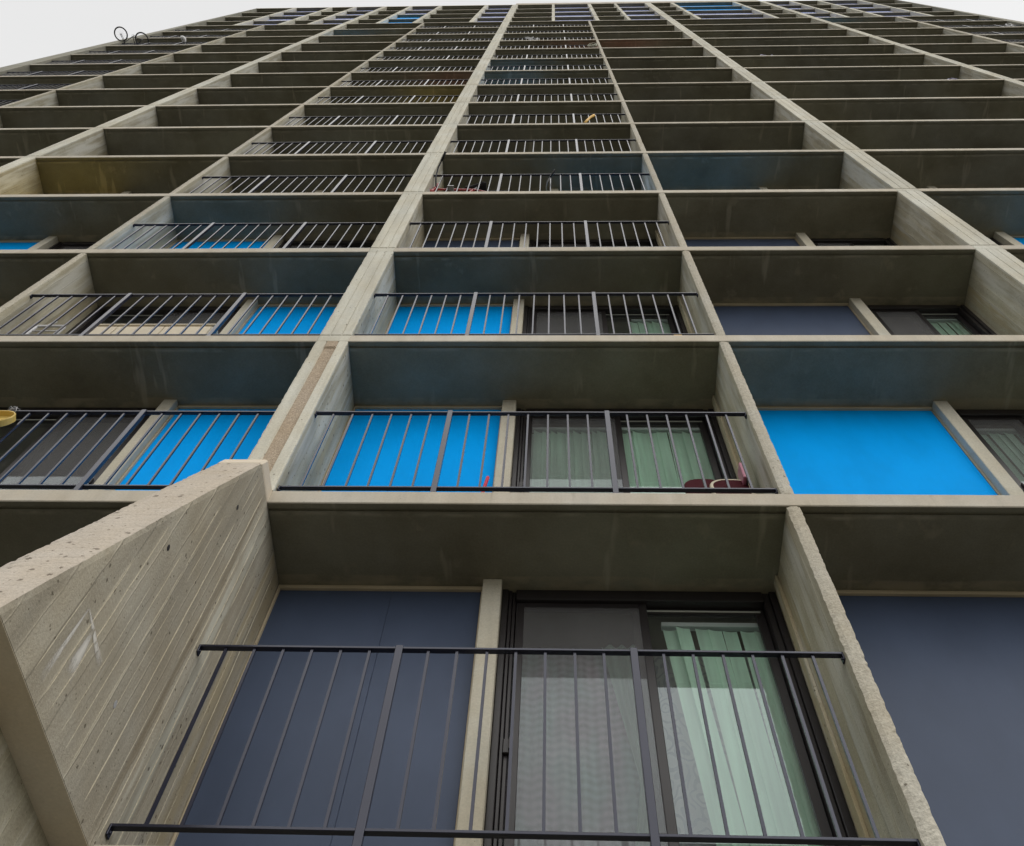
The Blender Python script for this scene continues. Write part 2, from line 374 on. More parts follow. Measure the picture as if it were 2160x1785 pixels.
# floor slabs: nosing, drip groove behind it, soffit
def slab_profile(y0):
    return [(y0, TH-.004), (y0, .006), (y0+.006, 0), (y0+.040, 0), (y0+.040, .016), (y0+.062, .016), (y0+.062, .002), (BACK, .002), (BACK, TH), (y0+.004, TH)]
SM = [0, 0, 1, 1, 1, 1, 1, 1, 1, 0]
_sc = {}
def slab(x0, x1, k, y0=0.0, name='floor_slab'):
    key = (round(x1-x0, 3), y0)
    if key not in _sc:
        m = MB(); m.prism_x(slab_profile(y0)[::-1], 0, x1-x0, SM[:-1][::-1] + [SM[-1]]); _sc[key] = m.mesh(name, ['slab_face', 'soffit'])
    return put(name, _sc[key], tower, (x0, 0, zu(k)))
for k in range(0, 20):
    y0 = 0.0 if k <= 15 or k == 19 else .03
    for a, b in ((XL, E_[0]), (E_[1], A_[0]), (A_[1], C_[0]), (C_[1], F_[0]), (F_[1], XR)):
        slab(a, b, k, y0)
# parapet standing higher between the two middle columns and the wide bay
m = MB(); m.box(-.12, 12.02, -.01, .22, zt(19)+.004, zt(19)+.92, .01); m.build('parapet', 'slab_face', tower)
m = MB(); m.box(XL-.1, -.13, .0, .2, zt(19)+.004, zt(19)+.10, .01); m.build('parapet', 'slab_face', tower)
m = MB(); m.box(12.03, XR+.1, .0, .2, zt(19)+.004, zt(19)+.10, .01); m.build('parapet', 'slab_face', tower)

# ---- thin partition walls: rough broken front edge, board-marked sides
def rough_wall(w, h, back, seed, dz, amp, deep=.0):
    m = MB(); rg = []; n = max(2, int(h/dz)); ins = .030
    for i in range(n+1):
        z = h*i/n
        a = amp*(jit(seed, 0, z) + .6*jit(seed+5, 1, z, 60)); b = amp*(jit(seed+9, 2, z) + .6*jit(seed+3, 1, z, 60)); c = amp*.5*jit(seed+2, 7, z)
        rg.append([(0, back, z), (0, ins, z), (0 + a*.5 + .002, .006 + abs(a)*.8, z), (w*.3, c, z), (w*.7, -c, z), (w - b*.5 - .002, .006 + abs(b)*.8, z), (w, ins, z), (w, back, z)])
    m.rings(rg, [0, 0, 1, 1, 1, 0, 0, 0][:8])
    return m
thin_mesh = {}
def thin(xs, row, name='partition_wall'):
    seed = row*3.7 + xs[0]
    h = H - TH - .012
    if row <= 4: me = rough_wall(xs[1]-xs[0], h, BACK, seed, .018 if row <= 2 else .04, .009).mesh(name, ['board', 'rough'])
    else:
        key = (round(xs[1]-xs[0], 3), row % 3)
        if key not in thin_mesh: thin_mesh[key] = rough_wall(xs[1]-xs[0], h, BACK, seed, .12, .007).mesh(name, ['board', 'rough'])
        me = thin_mesh[key]
    return put(name, me, tower, (xs[0], .004, zt(row)+.008))
for row in range(NROW):
    for xs in (D_, B_): thin(xs, row)
    if row >= 3: thin(H_, row)
    if row >= 5: thin(G_, row)

# ---- thick columns: one storey piece each, with a channel down the front, and the slab-end block between
def column_mesh(w, h, seed, groove, dz, amp):
    m = MB(); rg = []; n = max(2, int(h/dz)); g0, g1 = w*.34, w*.70
    for i in range(n+1):
        z = h*i/n
        a = amp*(jit(seed, 0, z) + .5*jit(seed+5, 1, z, 70)); b = amp*(jit(seed+9, 2, z) + .5*jit(seed+3, 1, z, 70)); c = .25*amp*jit(seed+1, 3, z)
        d = groove if .06 < z/h else 0
        if groove > .01 and z/h > .95: d = 0
        rg.append([(0, BACK, z), (0, .022, z), (a*.5, .004 + abs(a)*.6, z), (.012, 0, z), (g0-.008+c, 0, z), (g0+c, max(d, .009), z), (g0+.007+c, d, z), (g1-.007-c, d, z), (g1-c, max(d, .009), z), (g1+.008-c, 0, z),
                   (w-.012, 0, z), (w-b*.5, .004 + abs(b)*.6, z), (w, .022, z), (w, BACK, z)])
    cm = 2 if groove > .01 else 1; m.rings(rg, [0, 1, 1, 1, 1, cm, cm, cm, 1, 1, 1, 1, 0, 0])
    return m
cmesh = {}
for xs, nm in ((E_, 'E'), (A_, 'A'), (C_, 'C'), (F_, 'F')):
    w = xs[1]-xs[0]
    for row in range(NTOP):
        if nm == 'A' and row == 0: continue
        if nm in 'EF' and row < 3: continue
        h = H - TH - .012
        gr = .014 if (nm == 'A' and row == 1) else .0
        near = row <= 3
        if near: me = column_mesh(w, h, row*2.3+xs[0], gr, .02, .007).mesh('column', ['board', 'column', 'tan'])
        else:
            key = (nm, row % 3)
            if key not in cmesh: cmesh[key] = column_mesh(w, h, row*2.3+xs[0], gr, .1, .006).mesh('column', ['board', 'column', 'tan'])
            me = cmesh[key]
        put('column', me, tower, (xs[0], -.004, zt(row)+.006))
    me = None
    m = MB(); m.box(0, w, 0, BACK, 0, TH, .006); me = m.mesh('column_joint_block', 'column')
    for k in range(1 if nm != 'A' else 2, 20):
        put('column_joint_block', me, tower, (xs[0], -.002, zu(k)))
    if nm == 'A':
        m = MB(); m.box(0, w, .05, BACK, 0, TH, .006); m.build('column_joint_block', 'column', tower, (xs[0], 0, zu(1)))

# ---- end walls, widening downwards
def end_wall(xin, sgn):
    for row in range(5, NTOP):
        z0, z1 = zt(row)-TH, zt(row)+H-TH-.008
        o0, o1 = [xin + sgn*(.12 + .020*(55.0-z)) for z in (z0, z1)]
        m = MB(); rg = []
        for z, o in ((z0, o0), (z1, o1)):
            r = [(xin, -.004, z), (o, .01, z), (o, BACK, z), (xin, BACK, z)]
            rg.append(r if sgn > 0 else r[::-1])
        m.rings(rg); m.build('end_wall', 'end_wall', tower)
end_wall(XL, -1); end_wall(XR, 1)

# ---- the buttress at the foot of the second column
FR = [(4.112, -1.222), (4.405, -1.117), (4.683, -1.019), (5.07, -.884), (5.44, -.757), (6.10, -.527), (6.78, -.285), (6.96, -.222)]
def fy(z):
    for (a, ya), (b, yb) in zip(FR, FR[1:]):
        if z <= b: return ya + (yb-ya)*(z-a)/(b-a)
    return FR[-1][1]
butt = empty('buttress', parent=tower)
m = MB(); rg = []; zs = [4.112 + i*.022 for i in range(int((6.802-4.112)/.022)+1)] + [6.803]
x0, x1 = A_
for i, z in enumerate(zs):
    y = fy(z); a = .008*(jit(1, 2, z, 14)+.7*jit(4, 2, z, 55)); b = .007*(jit(7, 3, z, 14)+.7*jit(9, 2, z, 55)); c = .004*jit(3, 3, z, 30); e = .004*jit(3, 8, z, 30)
    bot = 0
    rg.append([(x0, BACK, z), (x0, .66, z), (x0, y+.03, z), (x0+.004+abs(a)*.5, y+.006+abs(a), z), (x0+.05, y+c, z), (x0+.14, y+e, z), (x1-.05, y-c, z), (x1-.004-abs(b)*.5, y+.005+abs(b), z), (x1, y+.03, z), (x1, .66, z), (x1, BACK, z)])
zl = lambda y: 4.098 + .095*(y+1.22)
rg[0] = [(x, y, zl(y)) for x, y, z in rg[0]]; rg[1:12] = []
m.rings(rg, [0, 0, 1, 1, 1, 1, 1, 0, 0, 0, 0])
m.build('buttress_wall', ['board_fin', 'buttress_front'], butt)
# the block cast on top, level with the slab edge
m = MB(); rg = []
for z in (6.815, 6.83, 6.88, 6.935, 6.948):
    y = fy(z); bv = .006 if z in (6.815, 6.948) else 0
    rg.append([(x0, .05, z), (x0, y+.012, z), (x0+.012, y+bv, z), (x1-.012, y+bv, z), (x1-bv*.6, y+.012, z), (x1-bv*.6, .05, z)])
m.rings(rg, [0, 0, 0, 0, 0, 0]); m.build('buttress_cap', ['ledge'], butt)
m = MB(); m.box(x0+.015, x1-.015, -.26, .05, 6.79, 6.83); m.build('buttress_joint', 'board', butt)
# ridges left by the gaps between the form boards
rng = random.Random(4); m = MB(); y = .56
while y > -1.1:
    y -= rng.uniform(.06, .135)
    z = 4.16 + .095*(y+1.2)
    zmax = 6.77 if y > -.3 else min(6.77, next(zz for zz, yy in reversed(FR) if yy < y-.015) if y > FR[0][1] else 4.2)
    while z < zmax-.05:
        L = rng.uniform(.5, 2.4); z2 = min(z+L, zmax-.03)
        if rng.random() < .9 and z2-z > .06:
            hgt = rng.uniform(.002, .0055); wd = rng.uniform(.0018, .0036); n = len(m.v); k = max(2, int((z2-z)/.08))
            lean = -.05*max(0, -y-.4)
            for i in range(k+1):
                zz = z + (z2-z)*i/k; yy = y + .004*jit(y, 1, zz, 6) - lean*(zz-5.2)*.0; hh = hgt*(.65+.35*jit(y, 3, zz, 25)) * (0.2 if i in (0, k) else 1)
                m.v += [(x1-.002, yy-wd, zz), (x1+hh, yy, zz), (x1-.002, yy+wd, zz)]
            for i in range(k):
                a = n+3*i
                m.face((a, a+1, a+4, a+3)); m.face((a+1, a+2, a+5, a+4))
        z = z2 + rng.uniform(.02, .14)
o = m.build('form_board_ridge', 'ridge', butt); tag(o, kind='stuff')
# tie holes in the side
for yy, zz in ((-.27, 6.30), (-.36, 4.62), (-.62, 5.36)):
    m = MB(); m.rings([[(x1+.0015, yy+.013*math.cos(a*math.pi/5), zz+.02*math.sin(a*math.pi/5)) for a in range(10)], [(x1+.0025, yy+.010*math.cos(a*math.pi/5), zz+.016*math.sin(a*math.pi/5)) for a in range(10)]])
    m.build('tie_hole', 'steel' if zz < 5 else 'black', butt)
# white scrape marks on the side of the buttress
def scrape(pts, wd):
    m = MB(); fade = []; dy, dz = pts[-1][0]-pts[0][0], pts[-1][1]-pts[0][1]; ln = math.hypot(dy, dz); ny, nz = -dz/ln, dy/ln
    for i, (yy, zz) in enumerate(pts):
        t = i/(len(pts)-1)
        for j in range(5):
            m.v.append((x1+.0025, yy+(j/4-.5)*wd*(.35+t)*ny, zz+(j/4-.5)*wd*(.35+t)*nz)); fade.append((0, .8, 1, .8, 0)[j]*min(1, 3*t+.3)*min(1, (1-t)*3))
    for i in range(len(pts)-1):
        for j in range(4): q = i*5+j; m.face((q, q+1, q+6, q+5))
    me = m.mesh('scrape_mark', 'chalk'); ca = me.color_attributes.new('fade', 'FLOAT_COLOR', 'POINT')
    for i, f in enumerate(fade): ca.data[i].color = (f, f, f, 1)
    put('scrape_mark', me, butt)
scrape([(-0.844, 4.604), (-0.845, 4.541), (-0.845, 4.48), (-0.845, 4.42), (-0.845, 4.362), (-0.846, 4.306), (-0.846, 4.251), (-0.846, 4.198)], .034)
scrape([(-0.84, 4.602), (-0.805, 4.599), (-0.769, 4.595), (-0.733, 4.592), (-0.697, 4.588), (-0.661, 4.584), (-0.624, 4.581), (-0.587, 4.577)], .045)
scrape([(-0.747, 4.59), (-0.744, 4.554), (-0.741, 4.519), (-0.738, 4.484), (-0.736, 4.449), (-0.733, 4.415), (-0.73, 4.382), (-0.728, 4.349)], .075)

# the narrower wall below, leaving a smooth ledge underside
m = MB(); rg = []
for i in range(40):
    z = 4.36*i/39; y = -1.16-.30*(4.2-z)
    rg.append([(-.27, BACK, z), (-.27, y, z), (-.150+.006*jit(2, 1, z, 20), y, z), (-.150+.006*jit(2, 4, z, 20), BACK, z)])
m.rings(rg); m.build('lower_wall', 'board', tower)
m = MB(); m.prism_x([(-1.219, zl(-1.219)+.006), (-1.219, zl(-1.219)-.003), (.66, zl(.66)-.003), (.66, zl(.66)+.006)][::-1], -.277, -.002); m.build('buttress_underside', 'ledge', butt)
m = MB(); m.box(-14, 19, .8, BACK, 0, 4.10); m.build('ground_floor_wall', 'board_x', tower)
m = MB(); m.box(-14, 19, BACK+.004, BACK+12, 0, zt(19)); m.build('core_wall', 'room', tower)

# ------------------------------------------------------------------ bays: panel, pier, sliding door
def frame_mesh(w, h, jl=.085, jr=.085, head=.10, sill=.055, d0=.0, d1=.11):
    m = MB()
    m.box(0, jl*.45, d0, d1, 0, h, .004); m.box(jl*.5, jl*.72, d0+.012, d1, 0, h, .003); m.box(jl*.76, jl, d0+.024, d1, 0, h, .003)
    m.box(w-jr*.5, w, d0, d1, 0, h, .004); m.box(w-jr, w-jr*.54, d0+.015, d1, 0, h, .003)
    m.box(jl+.002, w-jr-.002, d0+.002, d1, h-head, h, .004); m.box(jl+.002, w-jr-.002, d0+.002, d1, 0, sill, .004)
    return m
def sash_mesh(w, h, st=.05, y=0.0, d=.03):
    m = MB(); m.box(0, st, y, y+d, 0, h, .003); m.box(w-st, w, y, y+d, 0, h, .003); m.box(st+.001, w-st-.001, y, y+d, 0, .06, .003); m.box(st+.001, w-st-.001, y, y+d, h-.045, h, .003)
    return m
dcache = {}
def cached(key, fn):
    if key not in dcache: dcache[key] = fn()
    return dcache[key]
def sliding_door(x0, x1, row, mirror=False, full=True, y=D, hh=None):
    w = x1-x0; h = H-TH-.004; k = round(w, 3)
    d = empty('sliding_door', (x0 if not mirror else x1, y, zt(row)+.002), tower, scale=(-1, 1, 1) if mirror else None)
    put('door_frame', cached(('f', k), lambda: frame_mesh(w, h).mesh('door_frame', 'bronze')), d)
    a0, a1 = .09, w-.09; mid = (a0+a1)/2 + .012; sh = h-.16
    if full:
        sw = mid-a0+.03
        put('sash', cached(('s1', k), lambda: sash_mesh(sw, sh).mesh('sash', 'bronze')), d, (a0, .030, .058))
        put('sash', cached(('s2', k), lambda: sash_mesh(a1-mid+.06, sh).mesh('sash', 'bronze')), d, (mid-.06, .066, .058))
        put('pane', cached(('p1', k), lambda: pane_mesh(sw-.1, sh-.105)), d, (a0+.05, .045, .118))
        put('pane', cached(('p2', k), lambda: pane_mesh(a1-mid+.06-.1, sh-.105)), d, (mid-.06+.05, .081, .118))
        put('screen', cached(('sc', k), lambda: screen_panel(sw-.1, sh-.105)), d, (a0+.05, .032, .118))
        def hd():
            m = MB(); m.box(0, .042, -.028, -.002, 0, .10, .004); m.box(.030, .040, -.05, -.028, .01, .09, .003); return m.mesh('door_handle', 'bronze')
        put('door_handle', cached('hd', hd), d, (a0-.03, .030, 1.15))
        def trk():
            m = MB(); m.box(mid+.02, a1-.02, .062, .066, h-.135, h-.122); return m.mesh('track', 'aluminium')
        put('track', cached(('t', k), trk), d)
    else:
        put('pane', cached(('pf', k), lambda: pane_mesh(a1-a0, sh)), d, (a0, .05, .058))
    return d
def pane_mesh(w, h):
    m = MB(); m.quad((0, 0, 0), (w, 0, 0), (w, 0, h), (0, 0, h)); return m.mesh('pane', 'glass')
def screen_panel(w, h):
    m = MB(); m.quad((0, 0, 0), (w, 0, 0), (w, 0, h), (0, 0, h)); return m.mesh('screen', 'screen')
NAMES = {'slate': 'slate blue wall panel', 'blue': 'bright blue wall panel', 'yellow': 'yellow wall panel', 'red': 'red wall panel', 'slate_sky_sheen': 'slate blue wall panel with sky sheen painted in'}
def panel(x0, x1, row, colour, y=D, trim=True, depth=.06):
    w = x1-x0; h = H-TH
    def mk():
        m = MB(); z1 = h-.035
        if not (1.2 < w < 1.4 and colour == 'slate'): m.box(.012, w-.012, 0, depth, .004, z1, .003)
        else:
            c = w*.56; m.box(.012, c-.0005, 0, depth, .004, z1, .002); m.box(c+.0005, w-.012, .0003, depth, .004, z1, .002); m.box(.02, w-.02, .006, depth-.002, .006, z1-.002)
        return m.mesh('wall_panel', colour)
    o = put('wall_panel', cached(('pan', round(w, 3), colour, depth), mk), tower, (x0, y, zt(row)))
    if colour != 'slate': o['label'] = NAMES[colour]
    if trim:
        def tr():
            m = MB(); m.box(0, w, -.022, .03, h-.034, h-.002, .004); m.box(0, .014, -.022, .03, 0, h-.036, .003); m.box(w-.011, w, -.010, .03, 0, h-.036, .002); return m.mesh('panel_trim', 'trim')
        put('panel_trim', cached(('trim', round(w, 3)), tr), o, (0, 0, 0))
    return o
def pier(x0, x1, row, y0=.55, y1=D+.06, mat='pier', gap=.002):
    w = x1-x0
    def mk():
        m = MB(); m.box(0, w, 0, y1-y0, gap, H-TH-gap, .005); return m.mesh('pier', mat)
    return put('pier', cached(('pier', round(w, 3), y0, mat), mk), tower, (x0, y0, zt(row)))
def bay(x0, x1, pw, row, colour, panel_left=True, pierw=.122):
    """panel of width pw on one side, concrete pier, sliding door on the rest"""
    full = row <= 3
    if panel_left:
        panel(x0+.002, x0+pw, row, colour); pier(x0+pw+.002, x0+pw+pierw, row); sliding_door(x0+pw+pierw+.003, x1-.004, row, full=full)
    else:
        panel(x1-pw, x1-.002, row, colour); pier(x1-pw-pierw, x1-pw-.002, row); sliding_door(x0+.004, x1-pw-pierw-.003, row, mirror=True, full=full)
COL = {  # (bay, row): (colour, panel on the left?)
    ('DA', 1): ('blue', False), ('DA', 2): ('blue', False), ('DA', 3): ('blue', True), ('AB', 1): ('blue', True), ('AB', 2): ('blue', True), ('BC', 1): ('blue', True),
    ('ED', 3): ('blue', True), ('ED', 2): ('blue', True), ('ED', 4): ('yellow', True), ('AB', 4): ('blue', False), ('BC', 4): ('blue', True), ('DA', 7): ('yellow', False), ('DA', 8): ('red', False),
    ('AB', 8): ('blue', True), ('AB', 9): ('blue', True), ('AB', 11): ('red', False), ('BC', 11): ('red', True), ('ED', 13): ('blue', True), ('DA', 0): ('slate', False)}
for row in range(NROW):
    for nm, x0, x1, pw in (('AB', A_[1], B_[0], 1.314), ('DA', D_[1], A_[0], 1.300 if row in (0, 1, 2, 7, 8) else 1.36), ('BC', B_[1], C_[0], 1.785), ('ED', E_[1], D_[0], 1.35), ('HE', H_[1], E_[0], 1.35), ('ZH', XL, H_[0], 1.35), ('FG', F_[1], G_[0], 1.35), ('GY', G_[1], XR, 1.35)):
        if nm in ('HE', 'ZH') and row < 3 or nm in ('FG', 'GY') and row < 4: continue
        if nm == 'ED' and row < 1: continue
        c, left = COL.get((nm, row), ('slate', True))
        if nm == 'FG' and row == 14: c = 'blue'
        bay(x0, x1, pw, row, c, left)
    if row <= 3:
        m = MB(); m.box(-.022, 0, .50, .575, .002, H-TH-.004, .004); m.build('wall_return', 'board', tower, (B_[0]+.001, 0, zt(row)))
    # the wide bay: door, pier, long panel, pier, door
    if row >= 1:
        full = row <= 3
        sliding_door(C_[1]+.004, 7.655, row, full=full); pier(7.66, 7.785, row); panel(7.79, 10.60, row, 'blue' if row == 3 else 'slate'); pier(10.605, 10.73, row); sliding_door(10.735, F_[0]-.004, row, full=False)
# ---- top four floors: shallow, windows and panels between continuous piers
TOPP = [(-11.34, -11.17), (-9.52, -9.35), (-8.29, -8.12), (-5.47, -5.30), (-3.97, -3.80), (-1.66, -1.48), (1.70, 1.83), (3.47, 3.63), (4.77, 4.90), (7.56, 7.72), (10.63, 10.80), (13.42, 13.58), (14.80, 14.95), (16.75, 16.90)]
WALLS = [(XL, XL), E_, A_, C_, F_, (XR, XR)]
edges = sorted(TOPP + WALLS)
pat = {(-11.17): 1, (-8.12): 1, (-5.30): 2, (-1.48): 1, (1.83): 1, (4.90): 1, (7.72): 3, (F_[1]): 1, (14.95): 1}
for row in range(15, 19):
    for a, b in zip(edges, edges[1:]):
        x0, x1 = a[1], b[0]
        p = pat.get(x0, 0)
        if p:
            colour = 'blue' if (p == 2 and row <= 16) or (p == 3 and row >= 17) else 'slate_sky_sheen'
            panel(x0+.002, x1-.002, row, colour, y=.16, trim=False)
        else:
            w = x1-x0
            o = empty('window', (x0+.003, .16, zt(row)+.002), tower)
            put('window_frame', cached(('wf', round(w, 3)), lambda: frame_mesh(w-.006, H-TH-.004, .06, .06, .07, .07, 0, .08).mesh('window_frame', 'bronze')), o)
            put('pane', cached(('wp', round(w, 3)), lambda: pane_mesh(w-.13, H-TH-.15)), o, (.062, .05, .072))
    for a, b in TOPP:
        pier(a, b, row, -.003, .22, 'column')
# row 15 slabs need a parting between the storeys of piers: the slab noses stop behind them

# ------------------------------------------------------------------ railings
PX = [i*.1436-.005 for i in range(1, 22)]
def rail_parts():
    d = {}
    m = MB(); m.box(0, 3.159, .036, .066, 1.226, 1.242, .002); d['top'] = m.mesh('top_rail', 'metal')
    m = MB(); m.box(0, 3.159, .036, .066, .116, .132, .002); d['bottom'] = m.mesh('bottom_rail', 'metal')
    m = MB(); m.box(-.018, .018, .027, .060, .001, 1.2435, .002); d['post'] = m.mesh('post', 'metal')
    m = MB(); m.box(-.0068, .0068, .045, .0586, .1325, 1.2255); d['bal'] = m.mesh('baluster', 'metal')
    m = MB(); m.box(0, .008, .034, .070, -.045, .008, .002); m.tube([(0, .052, -.026), (.015, .052, -.026)], .007, 6); d['br'] = m.mesh('bracket', 'metal')
    m = MB()
    for i, x in enumerate(PX):
        if i not in (6, 14): m.box(x-.0068, x+.0068, .045, .0586, .1325, 1.2255)
    d['all'] = m.mesh('balusters', 'metal')
    return d
RP = rail_parts()
def railing(x0, x1, row, single):
    r = empty('railing', (x0, 0, zt(row)+.001), tower, scale=((x1-x0)/3.159, 1, 1))
    put('top_rail', RP['top'], r); put('bottom_rail', RP['bottom'], r)
    for i in (6, 14): put('post', RP['post'], r, (PX[i], 0, 0))
    if single:
        for i, x in enumerate(PX):
            if i not in (6, 14): put('baluster', RP['bal'], r, (x + random.uniform(-.0015, .0015), 0, 0), rot=(0, random.uniform(-.0012, .0012), 0))
        for zz in (1.232, .122):
            put('bracket', RP['br'], r, (.001, 0, zz)); put('bracket', RP['br'], r, (3.158, 0, zz), scale=(-1, 1, 1))
    else:
        tag(put('balusters', RP['all'], r), kind='stuff')
    return r
for row in range(NROW):
    railing(A_[1], B_[0], row, row <= 7)
    if row >= 1: railing(D_[1], A_[0], row, row <= 7)
    if row >= 6: railing(XL, H_[0], row, False)
    if row >= 8: railing(G_[1], XR, row, False)

# ------------------------------------------------------------------ blinds and curtains behind the glass
def slat_mesh(h):
    m = MB(); n = 8; w = .089
    for zc in (0, h):
        for i in range(n+1):
            t = i/n - .5; m.v.append((t*w, .006*(1-(2*t)**2), zc))
    for i in range(n): m.face((i, i+1, n+2+i, n+1+i), True)
    return m.mesh('slat', 'blind')
SLAT = slat_mesh(2.30)
def blinds(x0, x1, row, label, y=.752, seed=1, tilt=14, hang=0.0, lean=0.0):
    rg = random.Random(seed)
    b = empty('vertical_blinds', ((x0+x1)/2, y, zt(row)+.03)); c = (x0+x1)/2
    m = MB(); m.box(x0-c-(.14 if lean else 0), x1-c, -.02, .02, 2.32, 2.36, .003); m.build('head_rail', 'white', b)
    n = int((x1-x0)/.070)
    for i in range(n):
        x = x0 + .04 + i*(x1-x0-.08)/max(1, n-1)
        o = put('slat', SLAT, b, (x-c, rg.uniform(-.006, .006), 0), rot=(0, R(lean*(1-i/max(1, n-1)))+R(rg.uniform(-.5, .5)), R(rg.gauss(tilt*.7, 6))))
        o.location.x -= math.sin(o.rotation_euler.y)*0
    tag(b, label, 'blinds', 'vertical blinds behind the glass doors'); return b
blinds(2.57, 3.07, 0, 'pale green vertical blinds in the nearest, lowest glass door', seed=3, tilt=10, y=.765, lean=-3.3)
blinds(2.30, 3.10, 1, 'green vertical blinds in the right-hand pane behind the maroon and cream chairs', seed=5, tilt=8)
blinds(1.52, 2.30, 1, 'shaded vertical blinds behind the insect screen beside the red stick', seed=6, tilt=30)
blinds(2.62, 3.10, 2, 'dim green vertical blinds in the middle balcony one floor above the chairs', seed=7, tilt=20)
blinds(5.72, 6.25, 2, 'pale striped vertical blinds behind the open balcony right of the slate panel', seed=8, tilt=16)
blinds(5.22, 6.25, 1, 'grey-looking vertical blinds at the right edge beside the large blue panel', seed=9, tilt=24)
def curtain(name, x0, x1, row, y, mat, label, z0=.05, z1=2.34, waves=7, amp=.010, cut=None, seed=2):
    m = MB(); nx, nz = 60, 26
    for j in range(nz+1):
        t = j/nz; z = z0+(z1-z0)*t
        for i in range(nx+1):
            s = i/nx; a, b = (x0, x1) if not cut else cut(t)
            m.v.append((a+(b-a)*s-(x0+x1)/2, amp*math.sin(s*waves*2*math.pi + .5*math.sin(t*2)) + .01*jit(seed, s*3, t, 2), z))
    for j in range(nz):
        for i in range(nx):
            q = j*(nx+1)+i; m.face((q, q+1, q+nx+2, q+nx+1), True)
    o = m.build(name, mat); o.location = ((x0+x1)/2, y, zt(row)); tag(o, label, 'curtain'); return o
curtain('curtain', 1.50, 2.32, 0, .96, 'plaid', 'woven purple and grey curtain behind the insect screen of the lowest door')
curtain('curtain', 2.33, 3.08, 0, .93, 'damask', 'lilac damask curtain showing left of the green blinds in the lowest door', waves=4, amp=.012)
curtain('curtain', 2.06, 2.36, 0, .90, 'sheer', 'sheer pale green curtain gathered at its middle in the lowest door', waves=4, amp=.015,
        cut=lambda t: (2.05 + .17*(1-abs(t-.52)/.52 if abs(t-.52) < .52 else 0), 2.36))

# ------------------------------------------------------------------ things on the balconies
def ring_pts(c, r, n=40, ax=1):
    return [(c[0]+r*math.cos(2*math.pi*i/n), c[1], c[2]+r*math.sin(2*math.pi*i/n)) for i in range(n)]
def bicycle(name_loc, rot, scale, frame_mat, label, bar_rise=.0, tyre=.021):
    """bicycle facing -x in its own x-z plane, origin under the bottom bracket"""
    b = empty('bicycle', name_loc, rot=rot, scale=(scale,)*3)
    r = .31; F, Rr = (-.58, 0, r), (.44, 0, r)
    for c in (F, Rr):
        wl = empty('wheel', c, b)
        m = MB(); m.tube(ring_pts((0, 0, 0), r), tyre, 8, True); m.build('tyre', 'black', wl)
        m = MB(); m.tube(ring_pts((0, 0, 0), r-.026), .009, 6, True); m.build('rim', 'steel', wl)
        m = MB(); m.tube([(0, -.04, 0), (0, .04, 0)], .017, 8)
        for i in range(16):
            a = 2*math.pi*i/16; m.tube([(.012*math.cos(a+.5), .02*(-1)**i, .012*math.sin(a+.5)), ((r-.03)*math.cos(a), 0, (r-.03)*math.sin(a))], .0022, 4)
        m.build('spokes', 'steel', wl)
    bb = (0, 0, .28); st = (.14, 0, .74); hd = (-.38, 0, .78); hb = (-.41, 0, .66)
    m = MB(); m.tube([bb, st], .016); m.tube([st, hd], .015); m.tube([bb, hb], .018); m.tube([hd, hb], .02)
    for s in (-1, 1): m.tube([(0, .02*s, .28), (.44, .05*s, r)], .009); m.tube([(.14, .015*s, .72), (.44, .05*s, r)], .008)
    m.build('frame', frame_mat, b)
    m = MB()
    for s in (-1, 1): m.tube([(-.42, .045*s, .62), (-.50, .05*s, .45), (-.58, .05*s, r)], .012)
    m.tube([(-.42, -.05, .625), (-.42, .05, .625)], .014); m.build('fork', frame_mat, b)
    m = MB(); zb = .90+bar_rise
    m.tube([(-.36, 0, .86+bar_rise*.3), (-.38, 0, .88+bar_rise*.5)], .012)
    for s in (-1, 1): m.tube([(-.36, 0, .86), (-.38, .10*s, .87+bar_rise*.5), (-.37, .17*s, zb), (-.30, .30*s, zb+.02)], .011)
    m.build('handlebar', 'black' if bar_rise else 'steel', b)
    m = MB(); m.tube([(-.375, 0, .78), (-.36, 0, .87+bar_rise*.5)], .017); m.build('stem', frame_mat, b)
    m = MB()
    for s in (-1, 1): m.tube([(-.325, .25*s, zb+.013), (-.265, .37*s, zb+.03)], .016)
    m.build('grip', 'black', b)
    m = MB(); m.tube([(.14, 0, .74), (.17, 0, .86)], .012); m.build('seat_post', 'steel', b)
    m = MB(); rg = []
    for t, wd, hh in ((-.15, .018, .03), (-.08, .026, .04), (.0, .05, .045), (.08, .078, .05), (.125, .07, .045)):
        rg.append([(.17+t, wd*math.cos(a*math.pi/5), .885+hh*.5*math.sin(a*math.pi/5)) for a in range(10)])
    m.rings(rg); m.build('saddle', 'black', b)
    m = MB(); m.tube([(0, -.06, .28), (0, .06, .28)], .02); m.tube(ring_pts((0, -.05, .28), .08, 20), .006, 6, True)
    for s in (-1, 1): m.tube([(0, .07*s, .28), (.12*s, .075*s, .28-.1*s)], .008); m.box(.12*s-.04, .12*s+.04, .08*s-.03+.03*s, .08*s+.03+.03*s, .27-.1*s, .29-.1*s)
    m.build('crankset', 'steel', b)
    tag(b, label, 'bicycle', 'bicycles kept on the balconies'); return b
bicycle((.46, .17, zt(4)), (0, 0, 0), 1.12, 'red_paint', 'red bicycle with high handlebars behind the railing next to a thick column', .42)
bicycle((1.98, .24, zt(4)), (0, 0, R(6)), .88, 'lime', 'bicycle with lime frame parked behind the red bicycle, only its grip showing')
bicycle((-12.80, -.36, 38.02), (R(-84), R(4), R(14)), .74, 'black', 'small bicycle hung over the railing with its wheels against the sky', .0, .030)

